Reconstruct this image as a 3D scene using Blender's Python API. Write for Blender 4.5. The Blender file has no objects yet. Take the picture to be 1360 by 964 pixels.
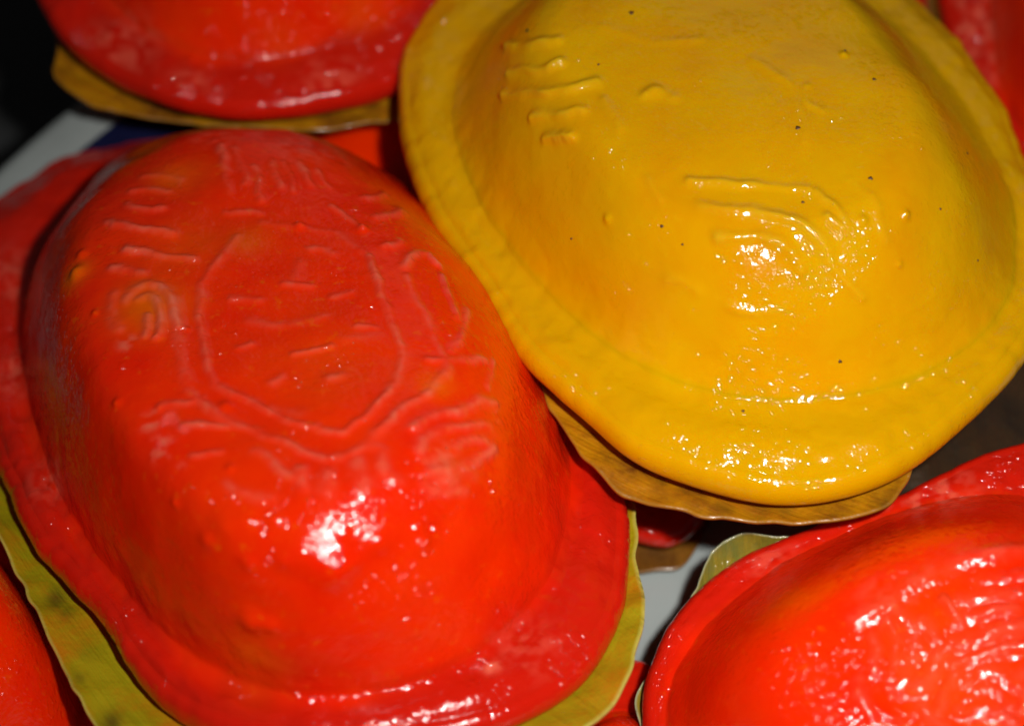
import bpy, math
import numpy as np

# ------------------------------------------------------------------ camera, light, exposure
K = 0.01                                   # everything below is written in centimetres
PITCH = math.radians(38.0)                 # camera leans this far off the vertical
DIST = 45.0
TGT = np.array([0.0, 0.0, 1.8])
FWD = np.array([0.0, math.sin(PITCH), -math.cos(PITCH)])
UPV = np.array([0.0, math.cos(PITCH), math.sin(PITCH)])
RGT = np.array([1.0, 0.0, 0.0])
CAM = TGT - FWD * DIST
FOC = 680.0 * DIST / 6.4                   # focal length in photograph pixels

scene = bpy.context.scene
COL = scene.collection
cd = bpy.data.cameras.new('camera')
cam = bpy.data.objects.new('camera', cd)
COL.objects.link(cam)
cam.location = CAM * K
cam.rotation_euler = (PITCH, 0, 0)
cd.sensor_width = 36.0
cd.lens = 36.0 * FOC / 1360.0
cd.clip_start = 0.01
cd.clip_end = 20.0
cd.dof.use_dof = True
cd.dof.focus_distance = 0.424
cd.dof.aperture_fstop = 13.5
scene.camera = cam

world = bpy.data.worlds.new('World')
scene.world = world
world.use_nodes = True
bg = world.node_tree.nodes['Background']
bg.inputs[0].default_value = (1.0, 0.97, 0.94, 1)
bg.inputs[1].default_value = 0.02


def lamp(name, loc, look, size, watts, color, shape='DISK'):
    ld = bpy.data.lights.new(name, 'AREA')
    ld.shape = shape
    ld.size = size * K
    ld.energy = watts
    ld.color = color
    o = bpy.data.objects.new(name, ld)
    COL.objects.link(o)
    from mathutils import Vector
    o.location = Vector(loc) * K
    d = Vector(look) * K - o.location
    o.rotation_euler = d.to_track_quat('-Z', 'Y').to_euler()
    return o


lamp('camera_flash', (4.8, -21.0, 34.0), (2.6, -3.4, 2.0), 1.5, 0.140, (1.0, 0.96, 0.90)).data.spread = math.radians(56)
lamp('back_lamp', (12.0, 80.0, 45.0), (0, 0, 2.0), 40.0, 0.06, (1.0, 0.92, 0.92))

scene.render.engine = 'CYCLES'
scene.cycles.use_denoising = True
scene.cycles.sample_clamp_indirect = 4.0
scene.cycles.filter_width = 1.9
vs = scene.view_settings
vs.view_transform = 'Standard'
vs.look = 'None'
vs.exposure = 0.0
vs.gamma = 1.0


# ------------------------------------------------------------------ small maths
def unit(v):
    v = np.asarray(v, float)
    return v / np.linalg.norm(v)


def ray(px, py):
    return unit(FWD + (px - 680.0) / FOC * RGT + (482.0 - py) / FOC * UPV)


def at(px, py, o, n):
    """the point of the plane (o, n) seen at a given place of the photograph"""
    r = ray(px, py)
    return CAM + r * (np.dot(np.asarray(o) - CAM, n) / np.dot(r, n))


def at_z(px, py, z):
    return at(px, py, np.array([0, 0, z]), np.array([0, 0, 1.0]))


def vnoise(p, seed=0):
    """smooth value noise in -1..1 for an (n,3) array"""
    p = np.asarray(p, float) + seed * 17.31
    i = np.floor(p).astype(np.int64)
    f = p - i
    f = f * f * f * (f * (f * 6 - 15) + 10)

    def h(a, b, c):
        x = (a * 374761393 + b * 668265263 + c * 2147483647 + seed * 1013904223) & 0xffffffff
        x = ((x ^ (x >> 13)) * 1274126177) & 0xffffffff
        x = x ^ (x >> 16)
        return (x & 0xffff) / 32767.5 - 1.0
    r = 0
    for dx in (0, 1):
        for dy in (0, 1):
            for dz in (0, 1):
                w = (f[:, 0] if dx else 1 - f[:, 0]) * (f[:, 1] if dy else 1 - f[:, 1]) * (f[:, 2] if dz else 1 - f[:, 2])
                r = r + w * h(i[:, 0] + dx, i[:, 1] + dy, i[:, 2] + dz)
    return r


def closed_curve(pts, n=24):
    """Catmull-Rom through closed 2-D points"""
    P = np.asarray(pts, float)
    m = len(P)
    out = []
    t = np.linspace(0, 1, n, endpoint=False)[:, None]
    for i in range(m):
        a, b, c, d = P[i - 1], P[i], P[(i + 1) % m], P[(i + 2) % m]
        out.append(0.5 * ((2 * b) + (-a + c) * t + (2 * a - 5 * b + 4 * c - d) * t ** 2 + (-a + 3 * b - 3 * c + d) * t ** 3))
    return np.concatenate(out)


def radial(curve, c, th, soft=40.0):
    d = curve - c
    a = np.arctan2(d[:, 1], d[:, 0])
    r = np.hypot(d[:, 0], d[:, 1])
    o = np.argsort(a)
    a, r = a[o], r[o]
    a = np.concatenate([a[-8:] - 2 * np.pi, a, a[:8] + 2 * np.pi])
    r = np.concatenate([r[-8:], r, r[:8]])
    v = np.interp((th + np.pi) % (2 * np.pi) - np.pi, a, r)
    f = np.fft.rfft(v)
    n = np.arange(len(f))
    return np.fft.irfft(f * np.exp(-(n / soft) ** 2), len(v))


def open_curve(pts, n=8):
    P = np.asarray(pts, float)
    if len(P) < 3:
        return P
    Q = np.vstack([2 * P[0] - P[1], P, 2 * P[-1] - P[-2]])
    t = np.linspace(0, 1, n, endpoint=False)[:, None]
    out = []
    for i in range(1, len(Q) - 2):
        a, b, c, d = Q[i - 1], Q[i], Q[i + 1], Q[i + 2]
        out.append(0.5 * ((2 * b) + (-a + c) * t + (2 * a - 5 * b + 4 * c - d) * t ** 2 + (-a + 3 * b - 3 * c + d) * t ** 3))
    return np.vstack(out + [P[-1:]])


def seg_dist(q, line):
    """distance of the points q to a polyline"""
    best = np.full(len(q), 1e9)
    for a, b in zip(line[:-1], line[1:]):
        ab = b - a
        t = np.clip(((q - a) @ ab) / max(ab @ ab, 1e-12), 0, 1)
        d = q - (a + t[:, None] * ab)
        best = np.minimum(best, np.einsum('ij,ij->i', d, d))
    return np.sqrt(best)


# ------------------------------------------------------------------ materials
def new_mat(name):
    m = bpy.data.materials.new(name)
    m.use_nodes = True
    nt = m.node_tree
    nt.nodes.clear()
    out = nt.nodes.new('ShaderNodeOutputMaterial')
    b = nt.nodes.new('ShaderNodeBsdfPrincipled')
    nt.links.new(b.outputs[0], out.inputs[0])
    return m, nt, b


def node(nt, kind, **kw):
    n = nt.nodes.new(kind)
    for k, v in kw.items():
        setattr(n, k, v)
    return n


def noise(nt, scale, detail=2.0, rough=0.5, coord=None):
    n = node(nt, 'ShaderNodeTexNoise')
    n.inputs['Scale'].default_value = scale
    n.inputs['Detail'].default_value = detail
    n.inputs['Roughness'].default_value = rough
    nt.links.new(coord, n.inputs['Vector'])
    return n


def ramp(nt, src, a, b, ca=(0, 0, 0, 1), cb=(1, 1, 1, 1)):
    r = node(nt, 'ShaderNodeValToRGB')
    r.color_ramp.elements[0].position = a
    r.color_ramp.elements[1].position = b
    r.color_ramp.elements[0].color = ca
    r.color_ramp.elements[1].color = cb
    nt.links.new(src, r.inputs[0])
    return r


def mix(nt, fac, a, b):
    m = node(nt, 'ShaderNodeMix', data_type='RGBA')
    if isinstance(fac, float):
        m.inputs[0].default_value = fac
    else:
        nt.links.new(fac, m.inputs[0])
    for s, v in ((6, a), (7, b)):
        if isinstance(v, tuple):
            m.inputs[s].default_value = v
        else:
            nt.links.new(v, m.inputs[s])
    return m.outputs[2]


def dough(name, base, deep, patch, pale, thin, sss, rough=0.12, bump=1.0, grain=1500.0, sss_w=0.45, coat=0.055):
    m, nt, b = new_mat(name)
    tc = node(nt, 'ShaderNodeTexCoord').outputs['Object']
    at_ = node(nt, 'ShaderNodeAttribute', attribute_name='tint')
    sep = node(nt, 'ShaderNodeSeparateColor')
    nt.links.new(at_.outputs['Color'], sep.inputs[0])
    n1 = noise(nt, 90.0, 3.0, 0.55, tc)
    c = mix(nt, ramp(nt, n1.outputs[0], 0.35, 0.7).outputs[0], base, deep)
    n2 = noise(nt, 700.0, 2.0, 0.6, tc)
    c = mix(nt, ramp(nt, n2.outputs[0], 0.62, 0.78, (0, 0, 0, 1), (0.35, 0.35, 0.35, 1)).outputs[0], c, patch)
    c = mix(nt, sep.outputs[2], c, thin)
    c = mix(nt, sep.outputs[0], c, patch)
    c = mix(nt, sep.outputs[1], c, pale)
    nt.links.new(c, b.inputs['Base Color'])
    b.inputs['Subsurface Weight'].default_value = sss_w
    b.inputs['Subsurface Radius'].default_value = sss
    b.inputs['Subsurface Scale'].default_value = 0.0024
    b.inputs['IOR'].default_value = 1.45
    # oily film: patches of gloss between duller, drier skin
    n3 = noise(nt, 160.0, 3.0, 0.6, tc)
    rr = ramp(nt, n3.outputs[0], 0.35, 0.72, (rough + 0.12,) * 3 + (1,), (rough + 0.34,) * 3 + (1,))
    ma = node(nt, 'ShaderNodeMath', operation='ADD')
    nt.links.new(rr.outputs[0], ma.inputs[0])
    mb = node(nt, 'ShaderNodeMath', operation='MULTIPLY')
    nt.links.new(sep.outputs[1], mb.inputs[0])
    mb.inputs[1].default_value = 0.35
    nt.links.new(mb.outputs[0], ma.inputs[1])
    nt.links.new(ma.outputs[0], b.inputs['Roughness'])
    # fine skin grain, and beads of oil gathered in patches
    g1 = noise(nt, grain, 2.0, 0.55, tc)
    g2 = noise(nt, grain * 0.8, 1.0, 0.5, tc)
    bead = ramp(nt, g2.outputs[0], 0.52, 0.72)
    where = ramp(nt, noise(nt, 120.0, 2.0, 0.6, tc).outputs[0], 0.42, 0.66)
    bm = node(nt, 'ShaderNodeMath', operation='MULTIPLY')
    nt.links.new(bead.outputs[0], bm.inputs[0])
    nt.links.new(where.outputs[0], bm.inputs[1])
    g3 = noise(nt, 260.0, 2.0, 0.5, tc)
    def bump_chain(items):
        prev = None
        for src, dist in items:
            bn = node(nt, 'ShaderNodeBump')
            bn.inputs['Strength'].default_value = 1.0
            bn.inputs['Distance'].default_value = dist
            nt.links.new(src, bn.inputs['Height'])
            if prev:
                nt.links.new(prev, bn.inputs['Normal'])
            prev = bn.outputs[0]
        return prev
    prev = bump_chain(((g1.outputs[0], 0.000025 * bump), (g3.outputs[0], 0.00006)))
    film = bump_chain(((g1.outputs[0], 0.00013 * bump), (bm.outputs[0], 0.00028 * bump), (g3.outputs[0], 0.00008)))
    b.inputs['Specular IOR Level'].default_value = 0.0
    b.inputs['Coat Weight'].default_value = 1.0
    cr = ramp(nt, n3.outputs[0], 0.40, 0.75, (coat, coat, coat, 1), (coat + 0.16,) * 3 + (1,))
    nt.links.new(cr.outputs[0], b.inputs['Coat Roughness'])
    b.inputs['Coat IOR'].default_value = 1.5
    nt.links.new(film, b.inputs['Coat Normal'])
    nt.links.new(prev, b.inputs['Normal'])
    return m


RED = dough('red_dough', (0.93, 0.030, 0.0, 1), (0.88, 0.013, 0.0, 1), (0.82, 0.16, 0.0, 1),
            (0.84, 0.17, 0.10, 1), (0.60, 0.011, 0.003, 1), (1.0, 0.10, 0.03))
YEL = dough('yellow_dough', (0.79, 0.41, 0.0, 1), (0.78, 0.335, 0.0, 1), (0.80, 0.47, 0.004, 1),
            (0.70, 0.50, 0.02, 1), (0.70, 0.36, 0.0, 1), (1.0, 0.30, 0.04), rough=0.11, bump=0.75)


def leaf_mat(name, c1, c2, c3, edge, rough=0.38, stripe=(260.0, 18.0, 18.0), rot=0.0):
    m, nt, b = new_mat(name)
    tc = node(nt, 'ShaderNodeTexCoord').outputs['Object']
    mp = node(nt, 'ShaderNodeMapping')
    mp.inputs['Scale'].default_value = stripe
    m0 = node(nt, 'ShaderNodeMapping')
    m0.inputs['Rotation'].default_value = (0, 0, -rot)
    nt.links.new(tc, m0.inputs[0])
    nt.links.new(m0.outputs[0], mp.inputs[0])
    st = noise(nt, 2.2, 4.0, 0.6, mp.outputs[0])
    c = mix(nt, ramp(nt, st.outputs[0], 0.32, 0.68).outputs[0], c1, c2)
    n2 = noise(nt, 95.0, 5.0, 0.65, tc)
    c = mix(nt, ramp(nt, n2.outputs[0], 0.48, 0.66).outputs[0], c, c3)
    at_ = node(nt, 'ShaderNodeAttribute', attribute_name='tint')
    sep = node(nt, 'ShaderNodeSeparateColor')
    nt.links.new(at_.outputs['Color'], sep.inputs[0])
    c = mix(nt, sep.outputs[0], c, edge)
    c = mix(nt, sep.outputs[1], c, (0.03, 0.022, 0.006, 1))
    nt.links.new(c, b.inputs['Base Color'])
    b.inputs['Roughness'].default_value = rough
    b.inputs['Subsurface Weight'].default_value = 0.1
    b.inputs['Coat Weight'].default_value = 0.4
    b.inputs['Coat Roughness'].default_value = 0.15
    b.inputs['Subsurface Scale'].default_value = 0.001
    bp = node(nt, 'ShaderNodeBump')
    bp.inputs['Strength'].default_value = 1.0
    bp.inputs['Distance'].default_value = 0.0004
    nt.links.new(st.outputs[0], bp.inputs['Height'])
    g = noise(nt, 1300.0, 2.0, 0.5, tc)
    bp2 = node(nt, 'ShaderNodeBump')
    bp2.inputs['Distance'].default_value = 0.0001
    nt.links.new(g.outputs[0], bp2.inputs['Height'])
    nt.links.new(bp.outputs[0], bp2.inputs['Normal'])
    nt.links.new(bp2.outputs[0], b.inputs['Normal'])
    return m


LEAF_GREEN = leaf_mat('yellow_green_leaf', (0.30, 0.27, 0.004, 1), (0.42, 0.33, 0.006, 1), (0.50, 0.20, 0.004, 1), (0.50, 0.42, 0.08, 1), rot=0.59)
LEAF_OCHRE = leaf_mat('ochre_leaf', (0.52, 0.24, 0.002, 1), (0.42, 0.15, 0.002, 1), (0.16, 0.05, 0.004, 1), (0.34, 0.15, 0.01, 1), rot=1.05)
LEAF_WET = leaf_mat('wet_green_leaf', (0.16, 0.15, 0.02, 1), (0.30, 0.20, 0.02, 1), (0.10, 0.13, 0.05, 1), (0.35, 0.36, 0.22, 1), rough=0.12, stripe=(420.0, 60.0, 60.0))
LEAF_BROWN = leaf_mat('brown_leaf', (0.16, 0.06, 0.006, 1), (0.24, 0.10, 0.01, 1), (0.08, 0.03, 0.005, 1), (0.2, 0.1, 0.03, 1))


def plain(name, col, rough=0.4, nscale=60.0, amount=0.12, bump=0.0, metallic=0.0):
    m, nt, b = new_mat(name)
    tc = node(nt, 'ShaderNodeTexCoord').outputs['Object']
    n = noise(nt, nscale, 4.0, 0.6, tc)
    dark = tuple(x * (1 - amount * 2) for x in col[:3]) + (1,)
    c = mix(nt, ramp(nt, n.outputs[0], 0.3, 0.7).outputs[0], dark, col)
    nt.links.new(c, b.inputs['Base Color'])
    b.inputs['Roughness'].default_value = rough
    if bump:
        bp = node(nt, 'ShaderNodeBump')
        bp.inputs['Distance'].default_value = bump
        nt.links.new(n.outputs[0], bp.inputs['Height'])
        nt.links.new(bp.outputs[0], b.inputs['Normal'])
    return m


PORCELAIN = plain('white_glazed_enamel', (0.34, 0.38, 0.375, 1), 0.28, 40.0, 0.12)
BLUE = plain('blue_glaze', (0.008, 0.011, 0.055, 1), 0.3, 60.0, 0.15)
CLOTH = plain('black_table', (0.035, 0.038, 0.040, 1), 0.7, 200.0, 0.3, 0.0004)
SPECK = plain('dark_speck', (0.13, 0.05, 0.008, 1), 0.5, 900.0, 0.2)


# ------------------------------------------------------------------ mesh helpers
def mesh_object(name, V, F, mat, parent=None, tint=None, smooth=True):
    me = bpy.data.meshes.new(name)
    V = np.asarray(V, float) * K
    me.from_pydata(V.tolist(), [], F)
    if smooth:
        me.polygons.foreach_set('use_smooth', [True] * len(me.polygons))
    if tint is not None:
        ca = me.color_attributes.new('tint', 'FLOAT_COLOR', 'POINT')
        ca.data.foreach_set('color', np.asarray(tint, np.float32).ravel())
    me.materials.append(mat)
    me.update()
    o = bpy.data.objects.new(name, me)
    COL.objects.link(o)
    if parent is not None:
        o.parent = parent
    return o


def describe(o, label, cat, group=None, kind=None):
    o['label'] = label
    o['category'] = cat
    if group:
        o['group'] = group
    if kind:
        o['kind'] = kind


def grid_faces(nr, nt, close_centre=None, flip=False):
    """quads of nr rings x nt columns, closed round"""
    j = np.arange(nt)
    k = (j + 1) % nt
    F = []
    for i in range(nr - 1):
        a, b = i * nt, (i + 1) * nt
        q = np.stack([a + j, b + j, b + k, a + k], 1)
        F.extend(q.tolist())
    return F


def smax(a, b, k):
    h = np.clip(0.5 + 0.5 * (a - b) / k, 0, 1)
    return b * (1 - h) + a * h + k * h * (1 - h)


class Frame:
    """a tilted plane: anchor seen at pixel (px,py) at height z, leaning tx to the right and ty to the back (degrees)"""
    def __init__(s, px, py, z, tx=0.0, ty=0.0):
        s.o = at_z(px, py, z)
        s.n = unit([math.tan(math.radians(tx)), math.tan(math.radians(ty)), 1.0])
        s.e1 = unit(np.array([1.0, 0, 0]) - s.n * s.n[0])
        s.e2 = np.cross(s.n, s.e1)
        s.M = np.stack([s.e1, s.e2, s.n])

    def pix(s, pts, lift=0.0):
        o = s.o + s.n * lift
        return np.array([[(at(x, y, o, s.n) - s.o) @ s.e1, (at(x, y, o, s.n) - s.o) @ s.e2] for x, y in pts])

    def world(s, L):
        return s.o + np.asarray(L) @ s.M

    def place(s, o):
        from mathutils import Matrix
        m = Matrix([[s.e1[0], s.e2[0], s.n[0], s.o[0] * K], [s.e1[1], s.e2[1], s.n[1], s.o[1] * K],
                    [s.e1[2], s.e2[2], s.n[2], s.o[2] * K], [0, 0, 0, 1]])
        o.matrix_world = m


def project(W):
    d = W - CAM
    z = d @ FWD
    return 680 + FOC * (d @ RGT) / z, 482 - FOC * (d @ UPV) / z


def cake(fr, skirt_px, foot_px, H, mat, label, lean=(0, 0), T=0.42, r0=0.42, r1=1.06, foot=1.3, shoulder=2.0, crown=0.12, bulge=0.5, full_exp=4.5, fillet=0.3, strokes=(), bumps=(),
         patches=(), scuffs_and_sheen=(), specks=(), nt=360, nr=130, seed=1, wobble=0.06, puff=0.03, foot_lift=0.0, name='tortoise_cake',
         drop=0.22, ridge_sheen=0.9, skin=0.6, relief_gain=1.35, widen=1.5):
    """a steamed rice cake: pressed dome on a flatter skirt. Everything is computed in the cake's own frame."""
    th = np.linspace(-np.pi, np.pi, nt, endpoint=False)
    sk = closed_curve(fr.pix(skirt_px, -0.55 * T))
    ft = closed_curve(fr.pix(foot_px, foot_lift))
    c = ft.mean(0)
    rs = radial(sk, c, th)
    rd = radial(ft, c, th, 7.0)
    rs = np.maximum(rs, rd + 0.12)
    dirs = np.stack([np.cos(th), np.sin(th)], 1)
    lean = np.array(lean, float)

    def hd(rho):
        """bell-shaped flank: nearly flat top, rounded shoulder, foot that eases into the skirt"""
        x = np.clip((r1 - rho) / (r1 - r0), 0, 1)
        bell = (1 - crown * np.clip(rho, 0, 1) ** 2) * (1 - (1 - x ** foot) ** shoulder)
        full = (1 - np.clip(rho / 1.01, 0, 1) ** full_exp) ** 1.12
        return H * ((1 - bulge) * bell + bulge * full)

    def shape(R, z):
        """R, z arrays (rows, nt) -> local points, with the dome's lean"""
        P = c + R[..., None] * dirs[None]
        P = P + lean * np.clip(z, 0, None)[..., None] / H
        return np.concatenate([P, z[..., None]], -1)

    # one grid from the dome's centre to the skirt's lip; split into dome and skirt further down
    wv = 0.07 * vnoise(np.stack([np.cos(th) * 2.2, np.sin(th) * 2.2, th * 0 + seed], 1), seed + 2) \
        + 0.025 * vnoise(np.stack([np.cos(th) * 7, np.sin(th) * 7, th * 0 + seed], 1), seed + 4)
    rs2 = np.maximum(rs + wv * 0.6, rd + 0.3)
    er = 0.16
    t = np.linspace(0, 1, nr)
    rho = 0.55 * np.sin(t * np.pi / 2) + 0.45 * t
    rho[0] = 0.004
    us = np.linspace(0, 1, 60)[1:]
    R = np.concatenate([rho[:, None] * rd[None], rd[None] + us[:, None] * (rs2 - er - rd)[None]])
    rr_ = R / rd[None]
    u = np.clip((R - rd[None]) / (rs2 - rd)[None], 0, 1)
    top = 0.12 + puff * 5.0 * u ** 2 * (1 - u) - drop * u ** 3
    z = smax(hd(rr_), top, fillet)
    nrows = len(R)
    L = shape(R, z)
    Lf = L.reshape(-1, 3)

    def normals(G):
        dt = np.roll(G, -1, 1) - np.roll(G, 1, 1)
        dr = np.gradient(G, axis=0)
        n_ = np.cross(dr, dt)
        n_ /= np.maximum(np.linalg.norm(n_, axis=-1, keepdims=True), 1e-9)
        n_[0] = n_[2].mean(0) / np.linalg.norm(n_[2].mean(0))
        n_[1] = n_[0]
        return n_.reshape(-1, 3)
    N = normals(L)
    W = fr.world(Lf)
    X, Y = project(W)
    facing = ((N @ fr.M) * (CAM - W)).sum(1) > 0

    def hit(px, py):
        d = (X - px) ** 2 + (Y - py) ** 2 + np.where(facing, 0, 1e7)
        i = int(np.argmin(d))
        return Lf[i], i
    on_dome = np.clip((1.04 - rr_).reshape(-1) * 6, 0, 1)
    disp = wobble * on_dome * (vnoise(Lf * 0.55, seed) + 0.3 * vnoise(Lf * 1.5, seed + 3))
    disp = disp + (1 - on_dome) * (vnoise(Lf * 1.1, seed + 5) * 0.06 + vnoise(Lf * 3.2, seed + 6) * 0.022 + vnoise(Lf * 6.5, seed + 16) * 0.012 + vnoise(Lf * 12.0, seed + 17) * 0.005)
    relief = np.zeros(len(Lf))
    jit = Lf + 0.03 * np.stack([vnoise(Lf * 4, 11), vnoise(Lf * 4, 12), vnoise(Lf * 4, 13)], 1)
    for s in strokes:
        pts, w, amp = s
        line = np.array([hit(*p)[0] for p in open_curve(pts, 5)])
        lo, hi = line.min(0) - 0.6, line.max(0) + 0.6
        sel = np.where(((Lf > lo) & (Lf < hi)).all(1))[0]
        if len(sel) == 0:
            continue
        d = seg_dist(jit[sel], line)
        g = amp * np.exp(-(d / (w * widen)) ** 2) * (0.75 + 0.5 * vnoise(Lf[sel] * 3.1, 5))
        relief[sel] = np.maximum(relief[sel], g)
    ridges = relief.copy()
    for (px, py, r, amp) in bumps:
        p, _ = hit(px, py)
        relief += 0.95 * amp * np.exp(-((Lf - p) ** 2).sum(1) / r ** 2)
    disp = disp + relief * relief_gain
    disp = disp + skin * (0.006 * vnoise(Lf * 5.0, seed + 7) + 0.0045 * vnoise(Lf * 9.0, seed + 9))
    D = Lf + N * disp[:, None]
    D[:nt] = D[:nt].mean(0) + (Lf[:nt] - Lf[:nt].mean(0))
    tint = np.zeros((len(Lf), 4)); tint[:, 3] = 1
    wob = 0.6 + 0.5 * vnoise(Lf * 3.0, seed + 21)
    for (px, py, r, s) in patches:
        p, _ = hit(px, py)
        tint[:, 0] = np.maximum(tint[:, 0], s * np.exp(-((Lf - p) ** 2).sum(1) / r ** 2) * np.clip(wob + 0.3, 0, 1))
    grit = np.clip(0.45 + 0.9 * vnoise(Lf * 9.0, 31) + 0.5 * vnoise(Lf * 17, 32), 0, 1)
    q_ = np.clip((rr_.reshape(-1) - 0.94 + 0.05 * vnoise(Lf * 1.7, 77)) / 0.14, 0, 1)
    tint[:, 2] = q_ * q_ * (3 - 2 * q_)
    tint[:, 1] = np.clip(ridges / 0.04, 0, 1) * ridge_sheen * (0.35 + 0.65 * grit)  # pale sheen painted into the colour along the ridge tops
    for (px, py, r, s) in scuffs_and_sheen:  # real scuffs, plus soft sheen painted on top and skirt edges
        p, _ = hit(px, py)
        tint[:, 1] = np.maximum(tint[:, 1], s * np.exp(-(((Lf - p) ** 2).sum(1) / r ** 2) ** 1.5) * grit)

    # the lip: rolls under and back
    G = D.reshape(nrows, nt, 3)
    lip = []
    edge = G[-1]
    Tt = T * (1 + 0.15 * vnoise(np.stack([np.cos(th) * 3, np.sin(th) * 3, th * 0], 1), seed + 14))
    re = np.hypot(*(edge[:, :2] - c).T)
    for p_ in np.linspace(0, np.pi, 13)[1:]:
        Rr = re + er * math.sin(p_)
        zz = edge[:, 2] - Tt / 2 + Tt / 2 * math.cos(p_)
        lip.append(np.concatenate([c + Rr[:, None] * dirs, zz[:, None]], 1))
    G = np.concatenate([G, np.array(lip)])
    NN = normals(G).reshape(G.shape)
    TT = np.concatenate([tint.reshape(nrows, nt, 4), np.tile([0, 0, 1.0, 1.0], (len(lip), nt, 1))])

    root = bpy.data.objects.new(name, None)
    COL.objects.link(root)
    fr.place(root)
    describe(root, label, 'rice cake', 'steamed tortoise cakes piled on the plate')

    def low(scale, zz):
        return np.concatenate([c + (scale * rd)[:, None] * dirs, np.full((nt, 1), zz)], 1)[None]
    side_n = np.concatenate([dirs, np.zeros((nt, 1))], 1)[None]
    # dome: rows up to the crease, then straight down inside the skirt
    rows = G[:nr].copy()
    rows[-1, :, 2] -= 0.004
    rows = np.concatenate([rows, low(0.985, -T * 0.6)])
    nn = np.concatenate([NN[:nr], side_n])
    F = grid_faces(nr + 1, nt)
    V = np.vstack([rows.reshape(-1, 3), G[0].mean(0), [[c[0], c[1], -T * 0.6]]])
    for j in range(nt):
        F.append([(nr + 1) * nt, j, (j + 1) % nt])
        F.append([(nr + 1) * nt + 1, nr * nt + (j + 1) % nt, nr * nt + j])
    td = np.vstack([TT[:nr].reshape(-1, 4), TT[0], TT[0, :1], TT[0, :1]])
    o = mesh_object('dome', V, F, mat, root, td)
    o.data.normals_split_custom_set_from_vertices(np.vstack([nn.reshape(-1, 3), NN[0, 0], [[0, 0, -1]]]).tolist())
    # skirt: starts a little inside the crease, just beneath the dome's surface
    k0 = nr - 4
    rows = G[k0:].copy()
    rows[:3] -= NN[k0:k0 + 3] * np.array([0.03, 0.012, 0.004])[:, None, None]
    rows = np.concatenate([rows, low(0.80, -T), low(0.80, -0.1)])
    nn = np.concatenate([NN[k0:], -side_n * 0 + [0, 0, -1.0], -side_n])
    m = len(rows)
    F = grid_faces(m, nt)
    j = np.arange(nt); k = (j + 1) % nt
    F.extend(np.stack([(m - 1) * nt + j, j, k, (m - 1) * nt + k], 1).tolist())
    ts = np.concatenate([TT[k0:], TT[-2:]]).reshape(-1, 4)
    o = mesh_object('skirt', rows.reshape(-1, 3), F, mat, root, ts)
    o.data.normals_split_custom_set_from_vertices(nn.reshape(-1, 3).tolist())

    for (px, py, r) in specks:
        d = (X - px) ** 2 + (Y - py) ** 2 + np.where(facing, 0, 1e7)
        i = int(np.argmin(d))
        p = D[i]
        n = N[i]
        e = unit(np.cross(n, [0.3, 1, 0.2])); f = np.cross(n, e)
        V = [p + n * 0.012]
        m = 8
        for ring, (rr, hh) in enumerate(((0.6, 0.010), (1.0, -0.004))):
            for q_ in range(m):
                an = 2 * np.pi * q_ / m
                k_ = 0.8 * r * rr * (1 + 0.25 * math.sin(3 * an + px))
                V.append(p + e * k_ * math.cos(an) * 1.2 + f * k_ * math.sin(an) + n * hh)
        Fs = [[0, 1 + q_, 1 + (q_ + 1) % m] for q_ in range(m)] + \
             [[1 + q_, 1 + m + q_, 1 + m + (q_ + 1) % m, 1 + (q_ + 1) % m] for q_ in range(m)]
        mesh_object('speck', V, Fs, SPECK, root)
    return root


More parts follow.
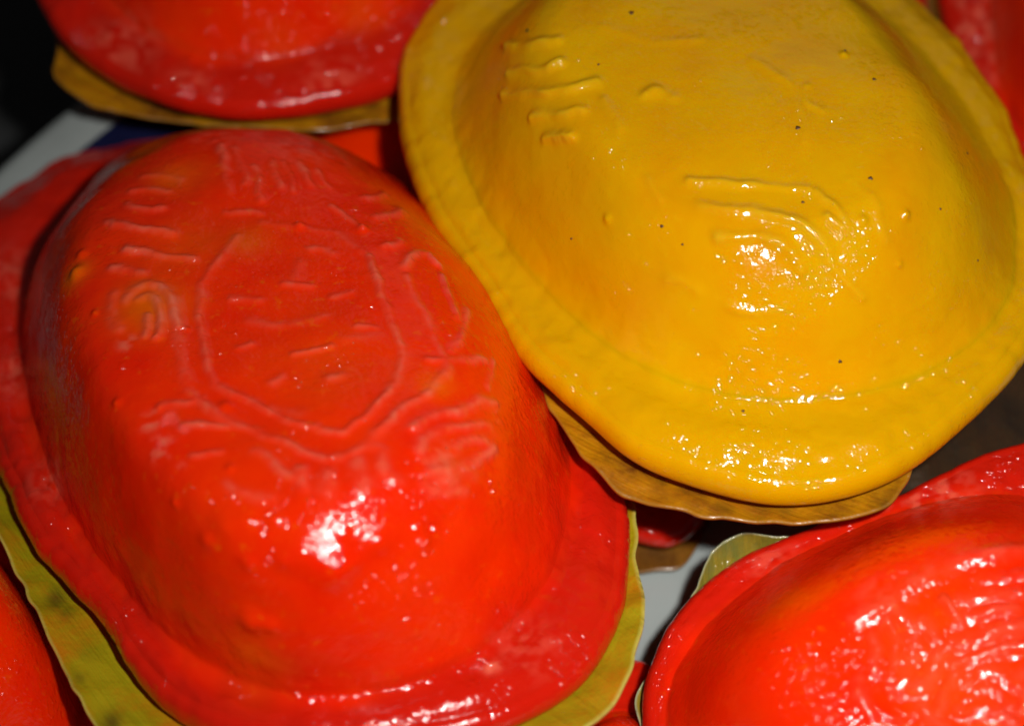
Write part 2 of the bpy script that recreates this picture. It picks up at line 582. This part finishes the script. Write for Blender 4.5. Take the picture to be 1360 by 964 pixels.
def leaf(fr, out_px, mat, label, z=-0.5, curl=0.25, seed=1, name='leaf_liner', rag=0.006, rib_dir=0.6, stains=(), nr=46, nt=420, wave=0.06):
    """the trimmed leaf a cake was steamed on: a thin sheet with raised parallel veins and a wavy rim"""
    th = np.linspace(-np.pi, np.pi, nt, endpoint=False)
    cv = closed_curve(fr.pix(out_px, z + curl))
    c = cv.mean(0)
    r = radial(cv, c, th)
    rho = np.linspace(0.0, 1, nr) ** 0.6
    rho[0] = 0.01
    dirs = np.stack([np.cos(th), np.sin(th)], 1)
    r = r * (1 + rag * vnoise(np.stack([np.cos(th) * 14, np.sin(th) * 14, th * 0], 1), seed))
    P = c + (rho[:, None] * r[None])[..., None] * dirs[None]
    zz = z + curl * np.clip((rho - 0.75) / 0.25, 0, 1)[:, None] ** 2 * np.ones(nt)[None]
    L = np.concatenate([P, zz[..., None]], -1).reshape(-1, 3)
    w = np.repeat(np.clip((rho - 0.6) / 0.4, 0, 1), nt)
    L[:, 2] += w * (wave * vnoise(L * 1.3, seed + 1) + 0.02 * vnoise(L * 4.0, seed + 2))
    v = L[:, 0] * math.cos(rib_dir) + L[:, 1] * math.sin(rib_dir)
    L[:, 2] += 0.012 * np.abs(np.sin(v * 5.2 + 0.5 * vnoise(L * 0.8, 3))) ** 3
    tint = np.zeros((len(L), 4)); tint[:, 3] = 1
    tint[:, 0] = np.repeat(np.clip((rho - 0.992) / 0.006, 0, 1), nt)
    X, Y = project(fr.world(L))
    for (px, py, rx, s) in stains:
        tint[:, 1] = np.maximum(tint[:, 1], s * np.exp(-(((X - px) ** 2 + (Y - py) ** 2) / rx ** 2)) * np.clip(0.7 + 0.6 * vnoise(L * 5, 8), 0, 1))
    n = len(L)
    B = L.copy(); B[:, 2] -= 0.045
    F = grid_faces(nr, nt)
    F2 = [[i + n for i in reversed(f)] for f in F]
    j = np.arange(nt); k = (j + 1) % nt
    a = (nr - 1) * nt
    F3 = np.stack([a + j, n + a + j, n + a + k, a + k], 1).tolist()
    V = np.vstack([L, B, L[:nt].mean(0), B[:nt].mean(0)])
    F4 = [[2 * n, int(x), int(y)] for x, y in zip(j, k)] + [[2 * n + 1, n + int(y), n + int(x)] for x, y in zip(j, k)]
    tint = np.vstack([tint, tint, tint[:1], tint[:1]])
    o = mesh_object(name, V, F + F2 + F3 + F4, mat, None, tint)
    fr.place(o)
    describe(o, label, 'leaf', 'trimmed leaves under the cakes')
    return o


# ------------------------------------------------------------------ setting: table and plate
def revolve(name, prof, mat, centre, parent=None, nt=180):
    th = np.linspace(0, 2 * np.pi, nt, endpoint=False)
    V = np.array([[r * math.cos(t_), r * math.sin(t_), z] for r, z in prof for t_ in th])
    F = grid_faces(len(prof), nt)
    o = mesh_object(name, V, F, mat, parent)
    if parent is None:
        o.location = np.array(centre) * K
    return o


table = mesh_object('table', [(-90, -90, 0), (90, -90, 0), (90, 90, 0), (-90, 90, 0)], [[0, 1, 2, 3]], CLOTH, smooth=False)
table.location = (0, 0, -3.0 * K)
table['kind'] = 'structure'

PR = 12.8
edge_pt = at_z(40, 186, 0.9)
pc = edge_pt + np.array([0.786, -0.619, 0]) * PR
pc[2] = 0.0
plate = bpy.data.objects.new('plate', None)
COL.objects.link(plate)
plate.location = (pc[0] * K, pc[1] * K, 0)
describe(plate, 'pale grey enamel plate with a dark blue band inside its rim, under the cakes', 'plate')
prof = [(0.01, 0.0), (7.6, 0.0), (8.6, 0.05), (9.4, 0.16), (10.0, 0.34), (10.9, 0.57), (PR - 0.5, 0.83), (PR - 0.15, 0.90), (PR, 0.87),
        (PR + 0.04, 0.79), (PR - 0.12, 0.71), (10.9, 0.42), (9.9, 0.15), (9.2, -0.07), (8.2, -0.3), (8.0, -0.62), (7.7, -0.62), (7.6, -0.3), (0.01, -0.3)]
revolve('plate_body', prof, PORCELAIN, pc, plate)


def on_plate(r):
    ks = prof[:9]
    return float(np.interp(r, [k_[0] for k_ in ks], [k_[1] for k_ in ks]))


def band(r0, r1, mat, name):
    rr = sorted(set([r0, r1] + [k_[0] for k_ in prof[:9] if r0 < k_[0] < r1]))
    p_ = [(r_, on_plate(r_) + 0.015) for r_ in rr]
    return revolve(name, p_, mat, pc, plate)


band(10.6, 12.2, BLUE, 'blue_band')

# ------------------------------------------------------------------ the cakes
# front red cake
fA = Frame(400, 640, 2.1, tx=-2.0, ty=10.0)
A_strokes = [
    ([(490, 345), (505, 390), (520, 430), (533, 462)], .035, .040),
    ([(264, 426), (272, 465), (284, 513)], .035, .032),
    ([(341, 536), (395, 560), (445, 578), (482, 561), (520, 520)], .035, .038),
    ([(325, 565), (383, 590), (433, 611)], .04, .035), ([(503, 578), (532, 549), (565, 524)], .04, .040),
    ([(537, 370), (552, 400), (572, 433), (577, 455)], .04, .034), ([(586, 370), (596, 400), (603, 425)], .035, .028),
    ([(536, 360), (545, 343), (562, 340), (580, 356)], .04, .036),
    ([(565, 480), (600, 482), (642, 482)], .035, .028), ([(652, 482), (650, 500), (645, 515)], .035, .028),
    ([(549, 574), (562, 560), (582, 551), (610, 546), (632, 536), (655, 540)], .045, .042),
    ([(553, 600), (570, 580), (600, 570), (645, 568)], .04, .032), ([(570, 628), (600, 622), (628, 614), (650, 600)], .045, .042),
    ([(600, 600), (615, 590), (640, 590)], .04, .030), ([(586, 640), (600, 628), (616, 625)], .07, .035),
    ([(478, 620), (479, 652)], .07, .040), ([(507, 604), (512, 630), (526, 641)], .055, .040), ([(486, 595), (500, 600)], .05, .035),
    ([(436, 630), (432, 655)], .06, .030), ([(398, 625), (404, 650)], .05, .028), ([(340, 600), (360, 615), (400, 640)], .045, .026),
    ([(391, 474), (412, 470), (437, 463)], .035, .036), ([(317, 465), (331, 460)], .035, .030), ([(379, 381), (412, 383)], .035, .028),
    ([(441, 396), (466, 393)], .035, .028), ([(412, 333), (428, 333), (441, 339)], .035, .028), ([(308, 400), (346, 402)], .04, .025),
    ([(360, 508), (374, 505)], .04, .030), ([(438, 504), (452, 502)], .05, .030), ([(474, 437), (499, 441)], .035, .024),
    ([(335, 428), (375, 432), (430, 425)], .05, .014), ([(398, 350), (396, 372)], .05, .014), ([(360, 540), (400, 548)], .05, .014), ([(455, 455), (500, 450)], .05, .012),
    ([(284, 513), (310, 525), (341, 536)], .04, .03), ([(533, 462), (532, 490), (520, 520)], .04, .03),
    ([(264, 426), (268, 382)], .04, .02), ([(268, 382), (318, 318)], .04, .02), ([(490, 345), (445, 312)], .04, .02), ([(445, 312), (350, 300)], .04, .015),
    ([(230, 400), (238, 455)], .05, .02), ([(238, 455), (250, 520)], .05, .02), ([(577, 455), (592, 492), (565, 524)], .045, .024),
    ([(250, 520), (285, 548), (325, 565)], .045, .028), ([(433, 611), (470, 606), (503, 578)], .045, .03),
    ([(244, 566), (275, 563), (303, 564)], .035, .035), ([(255, 603), (290, 600)], .03, .026), ([(217, 540), (245, 538), (270, 528)], .04, .02),
    ([(170, 274), (190, 281), (216, 281)], .04, .040), ([(145, 298), (170, 303), (200, 309), (229, 314)], .045, .040),
    ([(170, 334), (195, 339), (225, 345), (256, 350)], .045, .042), ([(150, 358), (170, 363), (192, 364)], .045, .042),
    ([(178, 255), (200, 253), (222, 258)], .04, .030), ([(190, 235), (215, 235), (240, 240)], .04, .024),
    ([(286, 195), (296, 212), (303, 235)], .035, .036), ([(310, 205), (322, 225), (328, 250)], .035, .028),
    ([(340, 228), (346, 250), (349, 270)], .035, .034), ([(361, 222), (367, 238), (373, 252)], .035, .036),
    ([(380, 222), (386, 240), (390, 256)], .03, .026), ([(398, 222), (405, 236), (412, 250)], .035, .032),
    ([(420, 230), (430, 243), (440, 252)], .03, .026), ([(300, 240), (303, 262)], .03, .022),
    ([(498, 290), (515, 288), (535, 281)], .045, .040), ([(485, 262), (500, 262), (512, 258)], .04, .034), ([(508, 333), (522, 330), (530, 324)], .04, .030),
    ([(440, 275), (462, 290), (480, 308)], .03, .022), ([(300, 285), (330, 284), (345, 287)], .03, .022),
    ([(168, 402), (180, 386), (200, 380), (222, 392), (232, 415), (236, 440)], .05, .038),
    ([(186, 402), (197, 396), (210, 405), (214, 425), (210, 450)], .045, .034), ([(196, 425), (194, 450)], .04, .026),
    ([(150, 395), (150, 420), (160, 440)], .05, .025), ([(600, 470), (612, 440), (616, 410)], .04, .022),
    ([(300, 640), (330, 655), (360, 662)], .045, .022), ([(560, 650), (580, 655), (610, 650)], .045, .024),
]
A_glints = [(104, 362, .10, .05), (110, 340, .07, .035), (300, 540, .08, .035), (399, 305, .06, .045), (482, 308, .06, .045),
            (275, 718, .10, .04), (330, 692, .14, .035), (360, 690, .08, .03), (400, 735, .2, .06), (445, 757, .2, .07), (375, 745, .1, .03), (470, 745, .1, .03),
            (335, 825, .14, .06), (360, 830, .10, .04), (500, 720, .14, .05), (560, 722, .10, .05), (330, 745, .10, .03), (300, 700, .2, .05), (555, 700, .08, .03), (232, 668, .05, .03),
            (305, 620, .05, .03), (212, 545, .05, .02), (158, 537, .06, .03), (250, 440, .04, .02), (128, 417, .05, .03), (590, 690, .3, -.03)]
cake(fA,
     [(-60, 405), (-38, 305), (18, 256), (112, 220), (220, 195), (360, 195), (520, 280), (660, 410), (760, 540), (815, 640), (832, 730), (822, 820),
      (775, 905), (700, 958), (600, 990), (440, 1010), (300, 985), (222, 950), (180, 905), (150, 852), (95, 790), (45, 730), (5, 640), (-35, 540)],
     [(45, 470), (60, 375), (150, 250), (320, 204), (525, 264), (668, 420), (738, 555), (748, 680), (720, 790), (650, 875),
      (540, 925), (410, 940), (320, 925), (235, 850), (150, 760), (95, 670), (60, 570)],
     2.58, RED, 'glossy red tortoise cake in front at left, filling showing orange through its skin',
     lean=(-0.12, -0.75), strokes=A_strokes, bumps=A_glints, r0=0.62, foot=1.05, shoulder=2.1, crown=0.05, bulge=0.6, full_exp=5.6, ridge_sheen=0.75, relief_gain=1.3, widen=1.4, puff=0.2, drop=0.45, fillet=0.32,
     patches=[(100, 365, .22, .75), (200, 410, .42, .8), (235, 240, .38, .45), (330, 325, .3, .45), (580, 512, .22, .6), (190, 385, .2, .5),
              (340, 880, .35, .35), (215, 430, .2, .5), (440, 480, .9, .18), (600, 620, .3, .25), (250, 330, .6, .25)],
     scuffs_and_sheen=[(201, 560, .13, .8), (213, 596, .15, .9), (170, 458, .12, .7), (655, 885, .12, 1.0), (300, 180, .5, .4), (586, 620, .25, .5), (478, 640, .15, .4),
             (75, 620, .4, .55), (30, 370, .5, .4), (25, 490, .4, .4), (215, 190, .5, .5), (410, 200, .5, .4), (700, 860, .4, .3), (240, 620, .08, .5)],
     nt=560, nr=260, seed=4, wobble=0.085)

leaf(fA, [(-90, 560), (-60, 470), (60, 330), (300, 260), (560, 330), (740, 520), (822, 630), (846, 690), (844, 750), (858, 800), (846, 870),
          (812, 935), (760, 985), (640, 1030), (480, 1050), (380, 1070), (240, 1050), (165, 1010), (112, 935), (70, 860), (32, 780), (-10, 700), (-60, 640)],
     LEAF_GREEN, 'long yellow-green leaf under the front red cake, stained and folded out at bottom left', z=-0.40, curl=0.2, seed=5, wave=0.10, rag=0.012,
     stains=[(75, 795, 14, .8), (88, 815, 10, .7), (150, 958, 14, .8), (105, 900, 10, .5), (120, 870, 16, .3)], rib_dir=0.55)

# yellow cake
fY = Frame(960, 330, 3.3, tx=0.0, ty=4.0)
Y_strokes = [
    ([(678, 66), (705, 63), (740, 58)], .05, .075), ([(682, 100), (712, 95), (744, 84)], .05, .075), ([(674, 128), (730, 121), (792, 110)], .05, .075),
    ([(711, 154), (740, 152), (773, 145)], .05, .075), ([(724, 183), (742, 183), (760, 183)], .05, .075),
    ([(916, 238), (960, 243), (1005, 244), (1076, 250)], .05, .045),
    ([(930, 270), (968, 276), (1018, 281), (1060, 293), (1092, 325), (1105, 350)], .055, .05),
    ([(950, 316), (990, 312), (1025, 318), (1052, 335), (1066, 358)], .055, .05),
    ([(1086, 255), (1110, 275), (1126, 303)], .045, .035), ([(1099, 286), (1112, 297), (1124, 303)], .045, .035),
    ([(1088, 330), (1116, 361), (1145, 396)], .045, .03), ([(1070, 120), (1072, 140), (1090, 150)], .05, .025),
    ([(860, 235), (872, 262)], .05, .02), ([(800, 130), (822, 170)], .05, .018), ([(1000, 80), (1050, 120), (1070, 190)], .06, .018),
    ([(860, 125), (875, 120), (890, 128)], .06, .04), ([(1130, 240), (1160, 270), (1175, 320)], .05, .02), ([(800, 40), (880, 60), (930, 55)], .06, .018),
    ([(885, 372), (905, 374), (925, 385)], .05, .03), ([(970, 410), (1005, 416), (1040, 408)], .05, .025),
]
cake(fY,
     [(527, 150), (545, 70), (640, -40), (820, -130), (1040, -110), (1200, 0), (1310, 130), (1385, 290), (1400, 400), (1365, 490), (1300, 565),
      (1190, 640), (1080, 672), (970, 660), (850, 620), (770, 560), (688, 480), (615, 375), (565, 292), (538, 222)],
     [(612, 190), (612, 90), (700, 20), (850, -40), (1000, -40), (1130, 20), (1250, 130), (1325, 270), (1352, 385), (1320, 455), (1250, 510),
      (1140, 545), (1010, 552), (900, 530), (800, 475), (715, 390), (645, 290)],
     2.15, YEL, 'yellow tortoise cake dotted with tiny dark specks, the only yellow one',
     lean=(-0.1, -0.15), strokes=Y_strokes, r0=0.60, r1=1.10, foot=1.5, shoulder=1.9, crown=0.07, bulge=0.35, fillet=0.6, skin=0.5, relief_gain=1.2, widen=1.3, T=0.5, puff=0.20, drop=0.5, ridge_sheen=0.3,
     bumps=[(1145, 292, .06, .05), (1200, 286, .05, .05), (870, 122, .1, .03), (1120, 76, .05, .03),
            (805, 290, .06, .03), (1190, 350, .04, .03)],
     specks=[(704, 45, .035), (838, 22, .04), (1060, 174, .04), (1160, 110, .03), (1156, 239, .035), (878, 300, .028), (906, 326, .02), (1066, 266, .025),
             (795, 85, .02), (1116, 480, .03), (758, 318, .02), (1281, 206, .025), (1122, 70, .02), (906, 326, .018), (1300, 345, .02), (988, 547, .025), (1247, 278, .02)],
     nt=560, nr=240, seed=9, wobble=0.07)
leaf(fY, [(590, 160), (610, 20), (760, -90), (1000, -100), (1200, 0), (1330, 200), (1330, 380), (1285, 510), (1215, 612), (1188, 668), (1130, 690), (1040, 694),
          (945, 682), (850, 662), (800, 630), (750, 575), (705, 485), (650, 340)],
     LEAF_OCHRE, 'ochre dry leaf with brown streaks under the yellow cake', z=-0.62, curl=0.1, seed=8, rag=0.014, rib_dir=1.05,
     stains=[(960, 668, 16, .5), (1010, 672, 22, .6), (1040, 680, 14, .5), (880, 640, 8, .4), (1180, 672, 12, .5)])

# red cake behind, upper left
fC = Frame(330, -100, 2.9, tx=0, ty=-3.0)
cake(fC,
     [(25, -40), (-20, -180), (60, -330), (260, -430), (480, -400), (620, -260), (660, -100), (610, 60), (540, 120), (440, 152), (330, 166), (230, 150),
      (140, 108), (75, 55)],
     [(90, -120), (110, -250), (240, -340), (400, -340), (520, -260), (580, -120), (560, 0), (470, 60), (360, 92), (260, 85), (170, 35), (115, -40)],
     2.6, RED, 'red tortoise cake cut by the top edge, behind the front red cake at left', fillet=0.45, nt=360, nr=130, seed=14,
     lean=(0, 0.1), bumps=[(255, 82, .07, .03), (410, 88, .15, .05), (320, 106, .1, .03)],
     patches=[(370, 50, .3, .2), (480, 15, .3, .25)], scuffs_and_sheen=[(160, 60, .5, .4), (250, 120, .3, .4), (440, 110, .4, .35)])
leaf(fC, [(74, 48), (10, -160), (80, -330), (300, -430), (520, -380), (650, -200), (660, 30), (560, 140), (480, 167), (420, 174), (330, 168), (240, 160), (165, 150), (118, 138), (70, 98)],
     LEAF_OCHRE, 'ochre leaf under the red cake at the top left', z=-0.6, curl=0.05, seed=12, rib_dir=1.4)

# red cake at the lower right, its moulded top tipped towards the viewer
fD = Frame(1220, 900, 1.7, tx=-3.0, ty=-16.0)
D_strokes = [
    ([(1258, 858), (1300, 846), (1345, 832), (1400, 816)], .10, .05), ([(1266, 880), (1310, 870), (1360, 856), (1410, 842)], .08, .05),
    ([(1250, 866), (1238, 890), (1222, 915)], .12, .06), ([(1272, 892), (1258, 918), (1244, 945)], .08, .045), ([(1250, 852), (1236, 838), (1222, 826)], .09, .045),
    ([(1135, 823), (1176, 799), (1233, 763), (1299, 738), (1370, 727)], .12, .035),
    ([(1196, 816), (1212, 836), (1216, 862), (1202, 892)], .12, .05), ([(1178, 826), (1190, 845), (1192, 868), (1182, 890)], .07, .045),
    ([(1158, 842), (1166, 862), (1160, 888)], .07, .04), ([(1140, 905), (1146, 930), (1160, 955)], .07, .035),
    ([(1270, 802), (1300, 792), (1335, 788), (1370, 790)], .08, .045), ([(1284, 818), (1315, 812), (1350, 808)], .08, .05), ([(1250, 796), (1262, 810), (1274, 826)], .06, .045),
    ([(1300, 772), (1330, 766), (1365, 764)], .07, .035),
    ([(1285, 905), (1305, 893), (1330, 895), (1350, 910)], .08, .05), ([(1282, 925), (1305, 912), (1325, 918), (1345, 935)], .07, .045),
    ([(1275, 945), (1300, 935), (1325, 945), (1345, 962)], .09, .05), ([(1225, 940), (1240, 958), (1262, 975)], .09, .04), ([(1370, 880), (1355, 900), (1375, 930)], .08, .04),
]
cake(fD,
     [(850, 960), (862, 890), (900, 820), (960, 765), (1050, 722), (1150, 690), (1230, 650), (1330, 600), (1450, 590), (1580, 680), (1650, 850), (1640, 1050),
      (1540, 1200), (1360, 1290), (1160, 1290), (980, 1220), (880, 1090)],
     [(872, 1000), (890, 915), (945, 832), (1045, 757), (1150, 708), (1260, 678), (1370, 668), (1490, 730), (1570, 840), (1590, 990), (1500, 1110), (1370, 1190), (1200, 1210),
      (1040, 1160), (960, 1090)],
     2.1, RED, 'red tortoise cake at lower right, its moulded pattern glaring with white reflections', fillet=0.45, nt=520, nr=220,
     seed=23, strokes=D_strokes, skin=0.15, relief_gain=1.6, ridge_sheen=0.3, r0=0.5, shoulder=2.0, bulge=0.6, crown=0.05, widen=1.0, lean=(0.1, -0.2), wobble=0.04,
     patches=[(1050, 800, .4, .3), (1250, 880, .8, .25)], scuffs_and_sheen=[(1240, 660, .5, .5), (1180, 800, .35, .3), (1020, 740, .3, .3)])
leaf(fD, [(850, 960), (864, 888), (903, 818), (926, 775), (946, 728), (985, 706), (1030, 712), (1150, 700), (1330, 620), (1560, 700), (1600, 1000), (1400, 1250), (1000, 1200)],
     LEAF_WET, 'wet shiny greenish leaf poking out behind the lower right red cake', z=-0.38, curl=0.28, seed=19, rib_dir=0.4, wave=0.12)

# red cake at the far right, behind the yellow one
fE = Frame(1480, 0, 1.9, tx=-4, ty=-2)
cake(fE,
     [(1255, 60), (1248, -40), (1290, -160), (1420, -260), (1600, -260), (1720, -100), (1730, 140), (1640, 320), (1500, 400), (1370, 370), (1290, 220)],
     [(1325, 80), (1318, 0), (1350, -100), (1450, -180), (1570, -180), (1650, -60), (1650, 90), (1570, 200), (1480, 250), (1400, 230), (1345, 160)],
     2.2, RED, 'red tortoise cake cut by the right edge, behind the yellow cake', seed=31, nt=240, nr=90, fillet=0.4,
     scuffs_and_sheen=[(1280, 30, .6, .6), (1290, 90, .4, .6)])
leaf(fE, [(1238, 60), (1230, -60), (1270, -180), (1420, -280), (1610, -280), (1740, -100), (1740, 110), (1640, 280), (1500, 350), (1370, 320), (1275, 190)],
     LEAF_BROWN, 'dull brown leaf edge under the red cake at far right', z=-0.5, curl=0.1, seed=33, nt=200, nr=20)

# pieces of the lower layer
fF = Frame(-120, 850, 0.9, tx=0, ty=0)
cake(fF,
     [(-420, 850), (-400, 700), (-280, 600), (-120, 600), (20, 680), (120, 800), (190, 930), (210, 1010), (150, 1100), (0, 1160), (-220, 1160), (-380, 1040)],
     [(-340, 850), (-310, 740), (-200, 680), (-80, 700), (10, 780), (80, 880), (110, 970), (60, 1050), (-60, 1090), (-220, 1080), (-320, 980)],
     2.2, RED, 'red tortoise cake at the lower left edge, below the front cake and its leaf', seed=41, nt=280, nr=100, fillet=0.4)
fG = Frame(840, 1080, 0.5, tx=0, ty=0)
cake(fG,
     [(650, 1080), (690, 980), (760, 920), (845, 888), (905, 950), (960, 1080), (930, 1200), (780, 1280), (640, 1220)],
     [(710, 1090), (735, 1020), (790, 965), (845, 950), (885, 1030), (890, 1100), (860, 1170), (780, 1200), (710, 1170)],
     0.9, RED, 'small corner of a red cake low between the front and lower right cakes', seed=47, nt=240, nr=80, fillet=0.3)
fH = Frame(960, 560, 0.62, tx=0, ty=0)
cake(fH,
     [(800, 700), (740, 600), (760, 460), (880, 380), (1040, 380), (1160, 470), (1160, 590), (1060, 640), (965, 665), (935, 695), (905, 722), (860, 725)],
     [(850, 640), (810, 570), (840, 480), (920, 440), (1020, 440), (1090, 500), (1090, 570), (1020, 605), (930, 640), (890, 660)],
     1.3, RED, 'shadowed dark red cake on the plate underneath the yellow cake', seed=51, nt=280, nr=80, fillet=0.3)
leaf(fH, [(790, 710), (720, 600), (750, 440), (880, 360), (1050, 360), (1190, 460), (1190, 600), (1080, 640), (1000, 655), (952, 680), (925, 722), (908, 750), (870, 754), (830, 758)],
     LEAF_BROWN, 'dark brown leaf on the bare plate, in the shade under the yellow cake', z=-0.5, curl=0.05, seed=53, nt=240, nr=24)
fI = Frame(560, 60, 0.75, tx=0, ty=0)
cake(fI,
     [(270, 100), (340, -60), (480, -120), (640, -100), (740, 0), (760, 160), (700, 290), (560, 340), (420, 310), (300, 230)],
     [(400, 80), (430, -10), (510, -50), (610, -40), (680, 30), (690, 140), (640, 230), (560, 260), (470, 240), (410, 170)],
     0.8, RED, 'sliver of red cake glimpsed in the gap left of the yellow cake', seed=61, nt=240, nr=80, fillet=0.3)
fJ = Frame(1180, -130, 1.2, tx=0, ty=0)
cake(fJ,
     [(1000, -130), (1040, -240), (1120, -290), (1220, -240), (1245, -130), (1240, 0), (1232, 90), (1100, 90), (1020, -20)],
     [(1020, -130), (1050, -200), (1120, -230), (1200, -190), (1230, -120), (1210, -40), (1150, 0), (1080, -10), (1030, -60)],
     1.5, RED, 'dim red scrap of cake at the top edge, right behind the yellow skirt', seed=67, nt=200, nr=70, fillet=0.3)
GAP_SHADE = leaf_mat('gap_shade_sheet', (0.030, 0.014, 0.005, 1), (0.045, 0.022, 0.006, 1), (0.016, 0.010, 0.005, 1), (0.07, 0.05, 0.015, 1), rough=0.5)  # near-black colour for a sheet added to stand for shade in the gap
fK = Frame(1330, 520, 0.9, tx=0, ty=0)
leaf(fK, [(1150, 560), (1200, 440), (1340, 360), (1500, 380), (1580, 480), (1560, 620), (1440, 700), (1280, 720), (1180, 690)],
     GAP_SHADE, 'near-black leaf-shaped sheet added as shade in the deep gap between the yellow and the lower right cakes', z=0.0, curl=0.12, seed=71, nt=240, nr=30, wave=0.2, rag=0.02)
